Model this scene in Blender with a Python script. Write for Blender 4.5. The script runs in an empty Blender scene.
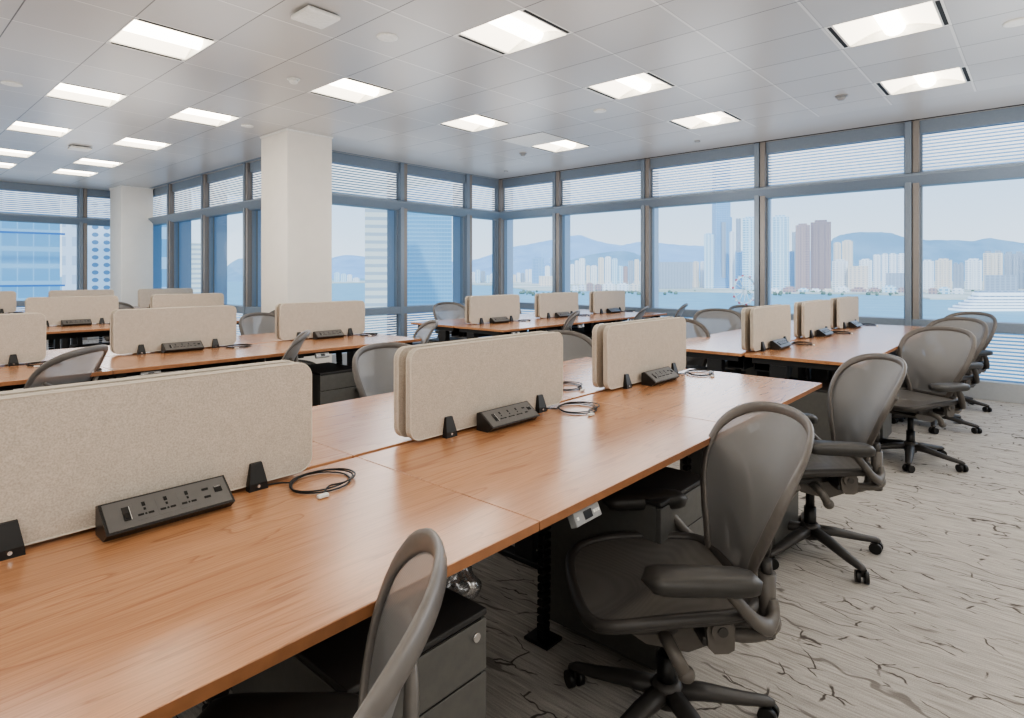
import bpy, bmesh, math, random
from mathutils import Vector, Matrix
random.seed(7)
PI = math.pi
R = math.radians
sc = bpy.context.scene
COL = sc.collection

# ------------------------------------------------------------------ camera
F, CX, HY, YAW, EYE = 599.0, 512.0, 274.0, R(41.67), 1.466
cam = bpy.data.cameras.new('camera')
cam.sensor_width = 36.0
cam.lens = F / 1024 * 36
cam.shift_y = -(359 - HY) / 1024
cam.clip_start = 0.05
cam.clip_end = 30000
co = bpy.data.objects.new('camera', cam)
COL.objects.link(co)
co.location = (0, 0, EYE)
co.rotation_euler = (PI / 2, 0, YAW - PI / 2)
sc.camera = co
FW = Vector((math.cos(YAW), math.sin(YAW), 0))
RT = Vector((math.sin(YAW), -math.cos(YAW), 0))

def bearing(u, v, d):
    """world point at depth d along a sight line (used for the far skyline)"""
    p = FW * d + RT * ((u - CX) / F * d)
    return Vector((p.x, p.y, EYE + (HY - v) / F * d))

# ------------------------------------------------------------------ materials
def s2l(c):
    return tuple(((x / 255) / 12.92 if x / 255 <= 0.04045 else ((x / 255 + 0.055) / 1.055) ** 2.4) for x in c) + (1.0,)

class N:
    def __init__(s, name):
        s.m = bpy.data.materials.new(name)
        s.m.use_nodes = True
        s.t = s.m.node_tree
        s.b = s.t.nodes['Principled BSDF']
        s.out = s.t.nodes['Material Output']
    def n(s, k, **kw):
        x = s.t.nodes.new('ShaderNode' + k)
        for a, b in kw.items():
            if a in x.inputs.keys():
                x.inputs[a].default_value = b
            else:
                setattr(x, a, b)
        return x
    def l(s, a, b):
        s.t.links.new(a, b)
    def math(s, op, a, b=None, c=None):
        x = s.t.nodes.new('ShaderNodeMath')
        x.operation = op
        for i, v in enumerate((a, b, c)):
            if v is None:
                continue
            if isinstance(v, (int, float)):
                x.inputs[i].default_value = v
            else:
                s.l(v, x.inputs[i])
        return x.outputs[0]
    def ramp(s, fac, stops):
        x = s.t.nodes.new('ShaderNodeValToRGB')
        e = x.color_ramp.elements
        while len(e) > 1:
            e.remove(e[0])
        e[0].position, e[0].color = stops[0]
        for p, c in stops[1:]:
            q = e.new(p)
            q.color = c
        s.l(fac, x.inputs[0])
        return x.outputs[0]
    def mix(s, fac, a, b, mode='MIX'):
        x = s.t.nodes.new('ShaderNodeMix')
        x.data_type = 'RGBA'
        x.blend_type = mode
        for sock, v in ((x.inputs[0], fac), (x.inputs[6], a), (x.inputs[7], b)):
            if isinstance(v, (int, float)):
                sock.default_value = v
            elif isinstance(v, tuple):
                sock.default_value = v
            else:
                s.l(v, sock)
        return x.outputs[2]

def plain(name, rgb, rough=0.5, metal=0.0, spec=0.5, noise=0.06, scale=40):
    q = N(name)
    c = s2l(rgb)
    tc = q.n('TexCoord')
    nz = q.n('TexNoise', Scale=scale)
    q.l(tc.outputs['Object'], nz.inputs['Vector'])
    lo = tuple(x * (1 - noise) for x in c[:3]) + (1,)
    hi = tuple(min(1, x * (1 + noise)) for x in c[:3]) + (1,)
    q.l(q.ramp(nz.outputs['Fac'], [(0.3, lo), (0.7, hi)]), q.b.inputs['Base Color'])
    q.b.inputs['Roughness'].default_value = rough
    q.b.inputs['Metallic'].default_value = metal
    q.b.inputs['Specular IOR Level'].default_value = spec
    return q.m

M = {}
M['dark'] = plain('charcoal plastic', (62, 60, 59), 0.45)
M['black'] = plain('black plastic', (22, 22, 23), 0.4)
M['grey'] = plain('graphite plastic', (92, 88, 84), 0.40)
M['rim'] = plain('grey chair rim', (98, 94, 91), 0.38)
M['arm'] = plain('soft arm pad', (54, 53, 52), 0.38)
M['steel'] = plain('dark powder coated steel', (34, 35, 38), 0.5)
M['ped'] = plain('pedestal paint', (92, 92, 90), 0.45)
M['pedtop'] = plain('pedestal top paint', (48, 48, 49), 0.5)
M['chrome'] = plain('chrome', (205, 205, 205), 0.2, 1.0)
M['white'] = plain('white plastic', (228, 228, 224), 0.45)
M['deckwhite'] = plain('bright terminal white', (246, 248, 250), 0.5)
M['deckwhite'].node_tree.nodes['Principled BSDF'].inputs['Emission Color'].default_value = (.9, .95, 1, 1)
M['deckwhite'].node_tree.nodes['Principled BSDF'].inputs['Emission Strength'].default_value = .3  # emission added to whiten the decks, which hold no lamp
M['red'] = plain('red cabin paint', (205, 95, 100), 0.5)
M['strip'] = plain('power strip black', (42, 41, 41), 0.32)
M['face'] = plain('power strip face', (96, 95, 94), 0.28, 0, .8)
M['hole'] = plain('socket hole', (8, 8, 8), 0.6)
M['cord'] = plain('black cord', (30, 29, 29), 0.5)
M['frame'] = plain('window frame grey blue', (118, 130, 144), 0.4, 0.0, 0.5, 0.03)
M['mull'] = plain('mullion grey', (128, 123, 120), 0.42, 0.0, 0.5, 0.03)
M['fin'] = plain('outside fin', (150, 170, 195), 0.4, 0.0, 0.5, 0.03)
M['curb'] = plain('window curb', (168, 172, 176), 0.5, 0.0, 0.5, 0.03)
M['paint'] = plain('white wall paint', (226, 222, 215), 0.7, 0, 0.3, 0.015, 6)
M['slot'] = plain('air slot', (25, 25, 25), 0.7)
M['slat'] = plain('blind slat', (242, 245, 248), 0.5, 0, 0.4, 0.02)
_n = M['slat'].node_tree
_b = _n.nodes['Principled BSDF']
_b.inputs['Emission Color'].default_value = (.80, .90, 1, 1)      # emission stands in for daylight through the thin slats
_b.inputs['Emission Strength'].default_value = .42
M['edge'] = plain('fabric edge', (206, 198, 186), 0.8)
M['display'] = plain('dark display', (40, 44, 50), 0.2)
M['panelgrey'] = plain('control panel grey', (150, 152, 154), 0.4)
M['tree'] = plain('foliage', (132, 148, 134), 0.9, 0, 0.1, 0.3, 0.05)

def wood(name, top=True):
    q = N(name)
    tc = q.n('TexCoord')
    oi = q.n('ObjectInfo')
    off = q.n('VectorMath', operation='SCALE')
    cmb = q.n('CombineXYZ')
    q.l(oi.outputs['Random'], cmb.inputs[0])
    q.l(q.math('MULTIPLY', oi.outputs['Random'], 3.7), cmb.inputs[1])
    q.l(cmb.outputs[0], off.inputs[0])
    off.inputs['Scale'].default_value = 9.0
    add = q.n('VectorMath', operation='ADD')
    q.l(tc.outputs['Object'], add.inputs[0])
    q.l(off.outputs[0], add.inputs[1])
    mp = q.n('Mapping')
    mp.inputs['Scale'].default_value = (0.55, 5.0, 5.0)
    q.l(add.outputs[0], mp.inputs[0])
    wv = q.n('TexNoise', Scale=1.3, Detail=3.0, Distortion=0.5)
    q.l(mp.outputs[0], wv.inputs['Vector'])
    rings = q.math('FRACT', q.math('MULTIPLY', wv.outputs['Fac'], 9.0))
    ring = q.ramp(rings, [(0.0, (1, 1, 1, 1)), (0.05, (.0, .0, .0, 1)), (0.14, (.75, .75, .75, 1)), (0.5, (1, 1, 1, 1)), (1, (1, 1, 1, 1))])
    mp2 = q.n('Mapping')
    mp2.inputs['Scale'].default_value = (4.0, 130.0, 130.0)
    q.l(add.outputs[0], mp2.inputs[0])
    fine = q.n('TexNoise', Scale=1.6, Detail=3.0)
    q.l(mp2.outputs[0], fine.inputs['Vector'])
    mp3 = q.n('Mapping')
    mp3.inputs['Scale'].default_value = (0.8, 4.0, 4.0)
    q.l(add.outputs[0], mp3.inputs[0])
    big = q.n('TexNoise', Scale=1.0, Detail=2.0)
    q.l(mp3.outputs[0], big.inputs['Vector'])
    base = q.ramp(big.outputs['Fac'], [(0.3, s2l((186, 134, 97))), (0.7, s2l((204, 152, 113)))])
    f = q.ramp(fine.outputs['Fac'], [(0.35, (.80, .78, .76, 1)), (0.6, (1, 1, 1, 1))])
    c1 = q.mix(1.0, base, f, 'MULTIPLY')
    c2 = q.mix(q.math('MULTIPLY', q.math('SUBTRACT', 1.0, ring), 0.50), c1, s2l((128, 76, 44)))
    q.l(c2, q.b.inputs['Base Color'])
    q.b.inputs['Roughness'].default_value = 0.27
    q.b.inputs['Specular IOR Level'].default_value = 0.8
    q.b.inputs['Coat Weight'].default_value = 0.45
    q.b.inputs['Coat Roughness'].default_value = 0.20
    return q.m
M['wood'] = wood('cherry wood veneer')
M['woodedge'] = plain('wood edge band', (150, 104, 72), 0.45, 0, 0.5, 0.12, 30)

def fabric():
    q = N('speckled beige felt')
    tc = q.n('TexCoord')
    nz = q.n('TexNoise', Scale=260.0, Detail=2.0)
    q.l(tc.outputs['Object'], nz.inputs['Vector'])
    n2 = q.n('TexNoise', Scale=35.0, Detail=3.0)
    q.l(tc.outputs['Object'], n2.inputs['Vector'])
    a = q.ramp(nz.outputs['Fac'], [(0.32, s2l((180, 170, 158))), (0.68, s2l((204, 195, 184)))])
    b = q.ramp(n2.outputs['Fac'], [(0.3, (.93, .93, .93, 1)), (0.7, (1, 1, 1, 1))])
    q.l(q.mix(1.0, a, b, 'MULTIPLY'), q.b.inputs['Base Color'])
    q.b.inputs['Roughness'].default_value = 0.95
    q.b.inputs['Specular IOR Level'].default_value = 0.1
    return q.m
M['fabric'] = fabric()

def weave(name, rgb, alpha, metal=0.0):
    q = N(name)
    tc = q.n('TexCoord')
    wv = q.n('TexWave', Scale=90.0, Distortion=0.0)
    wv.bands_direction = 'X'
    q.l(tc.outputs['Object'], wv.inputs['Vector'])
    w2 = q.n('TexWave', Scale=90.0, Distortion=0.0)
    w2.bands_direction = 'Z'
    q.l(tc.outputs['Object'], w2.inputs['Vector'])
    mx = q.math('MULTIPLY', wv.outputs['Fac'], w2.outputs['Fac'])
    c = s2l(rgb)
    hi = tuple(min(1, x * 1.35) for x in c[:3]) + (1,)
    q.l(q.ramp(mx, [(0.0, c), (1.0, hi)]), q.b.inputs['Base Color'])
    q.b.inputs['Roughness'].default_value = 0.42
    q.b.inputs['Specular IOR Level'].default_value = 0.6
    tr = q.n('BsdfTransparent')
    ms = q.n('MixShader')
    ms.inputs[0].default_value = alpha
    q.l(tr.outputs[0], ms.inputs[1])
    q.l(q.b.outputs[0], ms.inputs[2])
    q.l(ms.outputs[0], q.out.inputs[0])
    return q.m
M['mesh'] = weave('back suspension mesh', (120, 120, 121), 0.78)
M['seatmesh'] = weave('seat suspension mesh', (94, 92, 90), 0.98)

def glass(name, tint, refl=0.06):
    q = N(name)
    tr = q.n('BsdfTransparent', Color=tint)
    gl = q.n('BsdfGlossy', Roughness=0.02, Color=(1, 1, 1, 1))
    fr = q.n('Fresnel', IOR=1.25)
    ms = q.n('MixShader')
    q.l(q.math('MULTIPLY', fr.outputs[0], 0.35), ms.inputs[0])
    q.l(tr.outputs[0], ms.inputs[1])
    q.l(gl.outputs[0], ms.inputs[2])
    q.l(ms.outputs[0], q.out.inputs[0])
    return q.m
M['glass'] = glass('clear window glass', (0.93, 0.97, 1.0, 1))
M['glassblue'] = glass('blue window glass', (0.90, 0.96, 1.0, 1))
M['glassdim'] = glass('tinted upper glass', (0.40, 0.54, 0.68, 1))
M['finpale'] = plain('pale outside fin', (196, 206, 220), 0.4, 0.0, 0.5, 0.03)

def carpet():
    q = N('streaked grey carpet')
    tc = q.n('TexCoord')
    P = tc.outputs['Object']
    def nz(sc_, detail=3.0, scale=1.0, dist=0.0):
        mp = q.n('Mapping')
        mp.inputs['Scale'].default_value = sc_
        q.l(P, mp.inputs[0])
        x = q.n('TexNoise', Scale=scale, Detail=detail, Distortion=dist)
        q.l(mp.outputs[0], x.inputs['Vector'])
        return x.outputs['Fac']
    streak = nz((110, 6.0, 1), 3.0)
    streak2 = nz((40, 2.2, 1), 2.0)
    pile = nz((260, 260, 1), 1.0)
    base = q.ramp(streak, [(0.30, s2l((164, 160, 155))), (0.5, s2l((188, 184, 179))), (0.72, s2l((206, 202, 197)))])
    b2 = q.ramp(streak2, [(0.3, (.86, .86, .86, 1)), (0.6, (1, 1, 1, 1))])
    b3 = q.ramp(pile, [(0.3, (.78, .78, .78, 1)), (0.7, (1.0, 1.0, 1.0, 1))])
    c = q.mix(1.0, q.mix(1.0, base, b2, 'MULTIPLY'), b3, 'MULTIPLY')
    # long thin dark seams along Y, gently wandering
    sep = q.n('SeparateXYZ')
    q.l(P, sep.inputs[0])
    wob = nz((3.0, 2.2, 1), 3.0)
    xx = q.math('ADD', q.math('MULTIPLY', sep.outputs[0], 7.5), q.math('MULTIPLY', wob, 2.6))
    fr = q.math('ABSOLUTE', q.math('SUBTRACT', q.math('FRACT', xx), 0.5))
    line = q.ramp(fr, [(0.0, (1, 1, 1, 1)), (0.03, (1, 1, 1, 1)), (0.055, (0, 0, 0, 1))])
    mask = q.ramp(nz((5.0, 2.0, 1), 2.0, 1.0), [(0.50, (0, 0, 0, 1)), (0.56, (1, 1, 1, 1))])
    # cracks : voronoi cell borders, stretched, broken up
    mp = q.n('Mapping')
    mp.inputs['Scale'].default_value = (4.2, 2.0, 1)
    wv = q.n('TexNoise', Scale=7.0, Detail=3.0)
    q.l(P, wv.inputs['Vector'])
    va = q.n('VectorMath', operation='SCALE')
    q.l(wv.outputs['Color'], va.inputs[0])
    va.inputs['Scale'].default_value = 0.10
    vb = q.n('VectorMath', operation='ADD')
    q.l(P, vb.inputs[0])
    q.l(va.outputs[0], vb.inputs[1])
    q.l(vb.outputs[0], mp.inputs[0])
    vo = q.n('TexVoronoi', feature='DISTANCE_TO_EDGE', Scale=2.3)
    q.l(mp.outputs[0], vo.inputs['Vector'])
    crack = q.ramp(vo.outputs['Distance'], [(0.0, (1, 1, 1, 1)), (0.012, (1, 1, 1, 1)), (0.026, (0, 0, 0, 1))])
    cm = q.ramp(nz((2.6, 2.6, 1), 2.0, 2.6), [(0.50, (0, 0, 0, 1)), (0.56, (1, 1, 1, 1))])
    d = q.math('MAXIMUM', q.math('MULTIPLY', q.math('MULTIPLY', line, mask), 0.55), q.math('MULTIPLY', q.math('MULTIPLY', crack, cm), 0.85))
    q.l(q.mix(d, c, s2l((62, 57, 54))), q.b.inputs['Base Color'])
    q.b.inputs['Roughness'].default_value = 0.95
    q.b.inputs['Specular IOR Level'].default_value = 0.1
    bp = q.n('Bump', Strength=0.35, Distance=0.01)
    q.l(streak, bp.inputs['Height'])
    q.l(bp.outputs[0], q.b.inputs['Normal'])
    return q.m
M['carpet'] = carpet()

GX0, GXS, GY0, GYS = 5.06, 0.60, 0.53, 0.75
GXE, GYE, GXN = 7.88, 7.28, 3.86       # grid edge east, north (wide room), east of the narrow wing
def ceiling_mat():
    q = N('metal ceiling tiles')
    tc = q.n('TexCoord')
    sep = q.n('SeparateXYZ')
    q.l(tc.outputs['Object'], sep.inputs[0])
    X, Y = sep.outputs[0], sep.outputs[1]
    def line(c, o, s, w):
        fr = q.math('FRACT', q.math('ADD', q.math('DIVIDE', q.math('SUBTRACT', c, o), s), 100.5))
        return q.math('LESS_THAN', q.math('ABSOLUTE', q.math('SUBTRACT', fr, 0.5)), w / s)
    dx = line(X, GX0, GXS, 0.0045)
    dy = line(Y, GY0, GYS, 0.0032)
    ly = line(Y, GY0 + 0.012, GYS, 0.010)
    near = q.math('LESS_THAN', Y, GYE)
    inwide = q.math('MULTIPLY', near, q.math('LESS_THAN', X, GXE + .01))
    inwing = q.math('MULTIPLY', q.math('LESS_THAN', Y, 15.3), q.math('LESS_THAN', X, GXN + .01))
    inside = q.math('MAXIMUM', inwide, inwing)
    # tile to tile tone variation
    fx = q.math('FLOOR', q.math('DIVIDE', q.math('SUBTRACT', X, GX0), GXS))
    fy = q.math('FLOOR', q.math('DIVIDE', q.math('SUBTRACT', Y, GY0), GYS))
    cmb = q.n('CombineXYZ')
    q.l(fx, cmb.inputs[0])
    q.l(fy, cmb.inputs[1])
    wn = q.n('TexWhiteNoise', noise_dimensions='2D')
    q.l(cmb.outputs[0], wn.inputs['Vector'])
    tone = q.ramp(q.math('MULTIPLY', wn.outputs['Value'], inside), [(0, s2l((186, 184, 182))), (1, s2l((194, 192, 190)))])
    c = q.mix(q.math('MULTIPLY', q.math('MULTIPLY', ly, inside), 0.6), tone, s2l((232, 230, 226)))
    c = q.mix(q.math('MULTIPLY', q.math('MULTIPLY', dy, inside), 0.45), c, s2l((120, 118, 116)))
    c = q.mix(q.math('MULTIPLY', q.math('MULTIPLY', dx, inside), 0.9), c, s2l((84, 82, 80)))
    q.l(c, q.b.inputs['Base Color'])
    q.b.inputs['Roughness'].default_value = 0.32
    q.b.inputs['Specular IOR Level'].default_value = 0.45
    return q.m
M['ceiling'] = ceiling_mat()

def emit(name, rgb, k, back=(245, 240, 230)):
    q = N(name)
    q.b.inputs['Base Color'].default_value = s2l(back)
    q.b.inputs['Emission Color'].default_value = s2l(rgb)
    q.b.inputs['Emission Strength'].default_value = k
    return q.m
M['lampwing'] = emit('luminaire wing', (255, 240, 216), 2.0)
M['lamptube'] = emit('luminaire diffuser', (255, 246, 228), 6.0)

def tower_mat(name, wall, win, fz=3.6, fx=4.0, wz=0.5, wx=0.6, rough=0.5, round_=False, k=0.14):
    q = N(name)
    tc = q.n('TexCoord')
    sep = q.n('SeparateXYZ')
    q.l(tc.outputs['Object'], sep.inputs[0])
    h = q.math('ADD', sep.outputs[0], sep.outputs[1])
    a = q.math('FRACT', q.math('ADD', q.math('DIVIDE', h, fx), 50.0))
    b = q.math('FRACT', q.math('ADD', q.math('DIVIDE', sep.outputs[2], fz), 50.0))
    if round_:
        da = q.math('SUBTRACT', a, .5)
        db = q.math('SUBTRACT', b, .5)
        m = q.math('LESS_THAN', q.math('ADD', q.math('MULTIPLY', da, da), q.math('MULTIPLY', db, db)), 0.085)
    else:
        m = q.math('MULTIPLY', q.math('LESS_THAN', a, wx), q.math('LESS_THAN', b, wz))
    c = q.mix(m, s2l(wall), s2l(win))
    q.l(c, q.b.inputs['Base Color'])
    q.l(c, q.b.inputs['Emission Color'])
    q.b.inputs['Emission Strength'].default_value = k   # haze painted in
    q.b.inputs['Roughness'].default_value = rough
    return q.m
T = {
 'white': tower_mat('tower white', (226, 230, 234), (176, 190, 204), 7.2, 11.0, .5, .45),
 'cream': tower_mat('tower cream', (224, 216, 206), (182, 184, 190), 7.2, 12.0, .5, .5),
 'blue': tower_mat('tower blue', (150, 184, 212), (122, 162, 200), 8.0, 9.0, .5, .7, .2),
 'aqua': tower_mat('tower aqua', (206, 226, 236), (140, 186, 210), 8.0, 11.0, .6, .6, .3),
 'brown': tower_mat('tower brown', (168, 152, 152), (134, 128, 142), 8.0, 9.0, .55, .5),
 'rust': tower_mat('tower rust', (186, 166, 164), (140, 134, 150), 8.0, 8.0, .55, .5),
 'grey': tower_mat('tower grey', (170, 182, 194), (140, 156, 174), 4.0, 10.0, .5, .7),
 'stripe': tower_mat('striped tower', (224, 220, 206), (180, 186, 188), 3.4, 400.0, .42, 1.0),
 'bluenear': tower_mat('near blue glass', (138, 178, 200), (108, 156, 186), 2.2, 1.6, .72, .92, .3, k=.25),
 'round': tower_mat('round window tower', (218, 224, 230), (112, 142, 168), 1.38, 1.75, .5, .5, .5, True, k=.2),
 'pale': tower_mat('pale stone', (214, 222, 230), (186, 200, 214), 3.8, 2.0, .5, .5),
}

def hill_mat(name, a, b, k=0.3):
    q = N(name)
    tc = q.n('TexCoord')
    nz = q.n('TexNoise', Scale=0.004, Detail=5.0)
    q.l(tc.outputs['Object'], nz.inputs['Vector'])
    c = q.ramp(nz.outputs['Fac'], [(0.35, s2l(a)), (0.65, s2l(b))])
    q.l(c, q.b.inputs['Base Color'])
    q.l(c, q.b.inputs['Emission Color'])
    q.b.inputs['Emission Strength'].default_value = k  # distance haze painted in as a faint glow of the surface colour
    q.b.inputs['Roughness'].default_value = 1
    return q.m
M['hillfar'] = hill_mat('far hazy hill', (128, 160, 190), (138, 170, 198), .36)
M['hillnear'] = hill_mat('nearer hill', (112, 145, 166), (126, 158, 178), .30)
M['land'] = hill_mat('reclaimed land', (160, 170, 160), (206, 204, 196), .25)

def sea():
    q = N('harbour water')
    tc = q.n('TexCoord')
    nz = q.n('TexNoise', Scale=0.02, Detail=4.0)
    q.l(tc.outputs['Object'], nz.inputs['Vector'])
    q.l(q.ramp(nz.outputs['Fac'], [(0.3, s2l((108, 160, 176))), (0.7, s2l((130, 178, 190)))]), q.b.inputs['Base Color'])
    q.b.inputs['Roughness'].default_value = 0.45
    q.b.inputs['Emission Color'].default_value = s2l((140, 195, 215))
    q.b.inputs['Emission Strength'].default_value = 0.06  # faint emitted light put into the water colour
    return q.m
M['sea'] = sea()

# ------------------------------------------------------------------ mesh builder
class MB:
    def __init__(s):
        s.bm = bmesh.new()
        s.mats = []
    def mi(s, m):
        if m not in s.mats:
            s.mats.append(m)
        return s.mats.index(m)
    def _fin(s, faces, m, smooth=False):
        i = s.mi(m)
        for f in faces:
            f.material_index = i
            f.smooth = smooth
    def box(s, x0, x1, y0, y1, z0, z1, m, bev=0.0, mat=None, seg=2):
        r = bmesh.ops.create_cube(s.bm, size=1)
        vs = r['verts']
        for v in vs:
            v.co = Vector((x0 + (v.co.x + .5) * (x1 - x0), y0 + (v.co.y + .5) * (y1 - y0), z0 + (v.co.z + .5) * (z1 - z0)))
        if bev:
            es = list({e for v in vs for e in v.link_edges})
            bb = bmesh.ops.bevel(s.bm, geom=es, offset=bev, segments=seg, affect='EDGES', profile=.5)
            vs = [v for v in bb['verts'] if v.is_valid]
            vs = list(set(vs))
        fs = list({f for v in vs for f in v.link_faces})
        allv = list({v for f in fs for v in f.verts})
        if mat is not None:
            for v in allv:
                v.co = mat @ v.co
        s._fin(fs, m, bool(bev) and seg > 2)
        return s
    def grid(s, rows, m, smooth=True, closed_u=False):
        vv = [[s.bm.verts.new(p) for p in r] for r in rows]
        fs = []
        for a, b in zip(vv, vv[1:]):
            n = len(a)
            for i in range(n if closed_u else n - 1):
                j = (i + 1) % n
                try:
                    fs.append(s.bm.faces.new((a[i], a[j], b[j], b[i])))
                except ValueError:
                    pass
        s._fin(fs, m, smooth)
        return vv
    def tube(s, pts, r, m, n=8, closed=False, cap=True, flat=None, up=None):
        """r: number or list; flat: squash factor along the binormal"""
        pts = [Vector(p) for p in pts]
        L = len(pts)
        rows = []
        ref = Vector(up) if up else None
        prev = None
        for i, p in enumerate(pts):
            if closed:
                t = pts[(i + 1) % L] - pts[i - 1]
            else:
                t = pts[min(i + 1, L - 1)] - pts[max(i - 1, 0)]
            t.normalize()
            if ref is not None:
                a = ref - t * ref.dot(t)
            elif prev is None:
                q = Vector((0, 0, 1)) if abs(t.z) < .9 else Vector((0, 1, 0))
                a = q - t * q.dot(t)
            else:
                a = prev - t * prev.dot(t)
            a.normalize()
            prev = a
            b = t.cross(a)
            rr = r[i] if isinstance(r, (list, tuple)) else r
            k = flat if flat else 1.0
            rows.append([p + a * (rr * math.cos(2 * PI * j / n)) * k + b * (rr * math.sin(2 * PI * j / n)) for j in range(n)])
        if closed:
            rows.append(rows[0])
            vv = [[s.bm.verts.new(q) for q in rw] for rw in rows[:-1]]
            vv.append(vv[0])
            fs = []
            for a, b in zip(vv, vv[1:]):
                for i in range(n):
                    j = (i + 1) % n
                    fs.append(s.bm.faces.new((a[i], a[j], b[j], b[i])))
            s._fin(fs, m, True)
        else:
            vv = s.grid(rows, m, True, True)
            if cap:
                fs = [s.bm.faces.new(vv[0]), s.bm.faces.new(vv[-1])]
                s._fin(fs, m, False)
        return s
    def prism(s, poly, axis, a, b, m, smooth=False):
        """poly: 2D outline; extruded along axis from a to b"""
        def P(q, h):
            if axis == 'x':
                return (h, q[0], q[1])
            if axis == 'y':
                return (q[0], h, q[1])
            return (q[0], q[1], h)
        A = [s.bm.verts.new(P(q, a)) for q in poly]
        B = [s.bm.verts.new(P(q, b)) for q in poly]
        fs = [s.bm.faces.new(A), s.bm.faces.new(B)]
        s._fin(fs, m, False)
        side = []
        for i in range(len(poly)):
            j = (i + 1) % len(poly)
            side.append(s.bm.faces.new((A[i], A[j], B[j], B[i])))
        s._fin(side, m, smooth)
        return s
    def cyl(s, p0, p1, r, m, n=16):
        return s.tube([p0, p1], r, m, n)
    def ball(s, c, r, m, n=10):
        rows = []
        for i in range(n + 1):
            th = PI * i / n
            rows.append([Vector(c) + Vector((r * math.sin(th) * math.cos(2 * PI * j / (2 * n)), r * math.sin(th) * math.sin(2 * PI * j / (2 * n)), r * math.cos(th))) for j in range(2 * n)])
        s.grid(rows, m, True, True)
        return s
    def build(s, name, parent=None, loc=None):
        bmesh.ops.remove_doubles(s.bm, verts=s.bm.verts, dist=1e-6)
        bmesh.ops.recalc_face_normals(s.bm, faces=s.bm.faces)
        me = bpy.data.meshes.new(name)
        s.bm.to_mesh(me)
        s.bm.free()
        for m in s.mats:
            me.materials.append(m)
        o = bpy.data.objects.new(name, me)
        COL.objects.link(o)
        if parent:
            o.parent = parent
        if loc:
            o.location = loc
        return o

def tag(o, label=None, cat=None, group=None, kind=None):
    if label: o['label'] = label
    if cat: o['category'] = cat
    if group: o['group'] = group
    if kind: o['kind'] = kind
    return o

def thing(name, label, cat, loc=(0, 0, 0), rz=0.0, group=None):
    o = bpy.data.objects.new(name, None)
    o.empty_display_size = .1
    COL.objects.link(o)
    o.location = loc
    o.rotation_euler = (0, 0, rz)
    return tag(o, label, cat, group)

def dup(root, loc, rz, label=None, group=None):
    r = root.copy()
    COL.objects.link(r)
    r.location = loc
    r.rotation_euler = (0, 0, rz)
    if label: r['label'] = label
    if group: r['group'] = group
    for ch in list(root.children):
        c = ch.copy()
        COL.objects.link(c)
        c.parent = r
        for g in list(ch.children):
            d = g.copy()
            COL.objects.link(d)
            d.parent = c
    return r

class Kit:
    """places the prototype itself first, then copies"""
    def __init__(s, root):
        s.root, s.used = root, False
    def put(s, loc, rz, label, group=None):
        if not s.used:
            s.used = True
            s.root.location = loc
            s.root.rotation_euler = (0, 0, rz)
            s.root['label'] = label
            if group: s.root['group'] = group
            return s.root
        return dup(s.root, loc, rz, label, group)

def catmull(pts, k=6, closed=False):
    pts = [Vector(p) for p in pts]
    n = len(pts)
    out = []
    rng = range(n) if closed else range(n - 1)
    for i in rng:
        if closed:
            p0, p1, p2, p3 = pts[i - 1], pts[i], pts[(i + 1) % n], pts[(i + 2) % n]
        else:
            p0, p1, p2, p3 = pts[max(i - 1, 0)], pts[i], pts[i + 1], pts[min(i + 2, n - 1)]
        for j in range(k):
            t = j / k
            out.append(.5 * ((2 * p1) + (p2 - p0) * t + (2 * p0 - 5 * p1 + 4 * p2 - p3) * t * t + (3 * p1 - p0 - 3 * p2 + p3) * t ** 3))
    if not closed:
        out.append(pts[-1])
    return out

# ------------------------------------------------------------------ room shell
XW, YW, XN, YB, HC = 8.95, 8.32, 4.72, 16.05, 3.371
X0, Y0 = -4.0, -3.2
fl = MB()
fl.box(X0 - .2, XW + .5, Y0 - .2, YW + .5, -.15, 0, M['carpet'])
fl.box(X0 - .2, XN + .5, YW + .5, YB + .5, -.15, 0, M['carpet'])
tag(fl.build('floor'), kind='structure')

# luminaire positions (tile centres)
cx_ = lambda k: GX0 + (k + .5) * GXS
cy_ = lambda k: GY0 + (k + .5) * GYS
lights = []
for i in (0, 3, -3, -6, -9, -12):
    for j in (0, 3, 6, -3):
        lights.append((i, j))
for i in (-4, -6, -9, -12):
    for j in (9, 12, 15, 17):
        lights.append((i, j))
lights = [q for q in lights if not (q[0] in (-9, -12) and q[1] >= 15)]
lightset = {(i, j) for i, j in lights}
cl = MB()
xs = [X0 - .2] + [GX0 + k * GXS for k in range(-15, 5)] + [XW + .12]
ys = [Y0 - .2] + [GY0 + k * GYS for k in range(-4, 20)] + [YB + .12]
for a in range(len(xs) - 1):
    for b in range(len(ys) - 1):
        xc, yc = (xs[a] + xs[a + 1]) / 2, (ys[b] + ys[b + 1]) / 2
        if yc > YW + .1 and xc > XN + .2:
            continue
        if (a - 16, b - 5) in lightset:
            continue
        v = [cl.bm.verts.new((xs[p], ys[r], HC)) for p, r in ((a, b), (a, b + 1), (a + 1, b + 1), (a + 1, b))]
        f = cl.bm.faces.new(v)
        f.material_index = cl.mi(M['ceiling'])
cl.box(X0 - .3, XW + .6, Y0 - .3, YB + .6, HC + .25, HC + .35, M['paint'])
tag(cl.build('ceiling'), kind='structure')

def wall(name, x0, x1, y0, y1, z0=0, z1=HC + .3):
    tag(MB().box(x0, x1, y0, y1, z0, z1, M['paint']).build(name), kind='structure')
wall('wall_left', X0 - .2, X0, Y0 - .2, YB + .3)
wall('wall_back', X0, XW + .3, Y0 - .2, Y0)
# solid spandrel above the ceiling line, over the windows
wall('wall_right', XW + .02, XW + .22, Y0, YW + .2, HC - .001)
wall('wall_front', XN, XW + .2, YW + .02, YW + .22, HC - .001)

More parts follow.
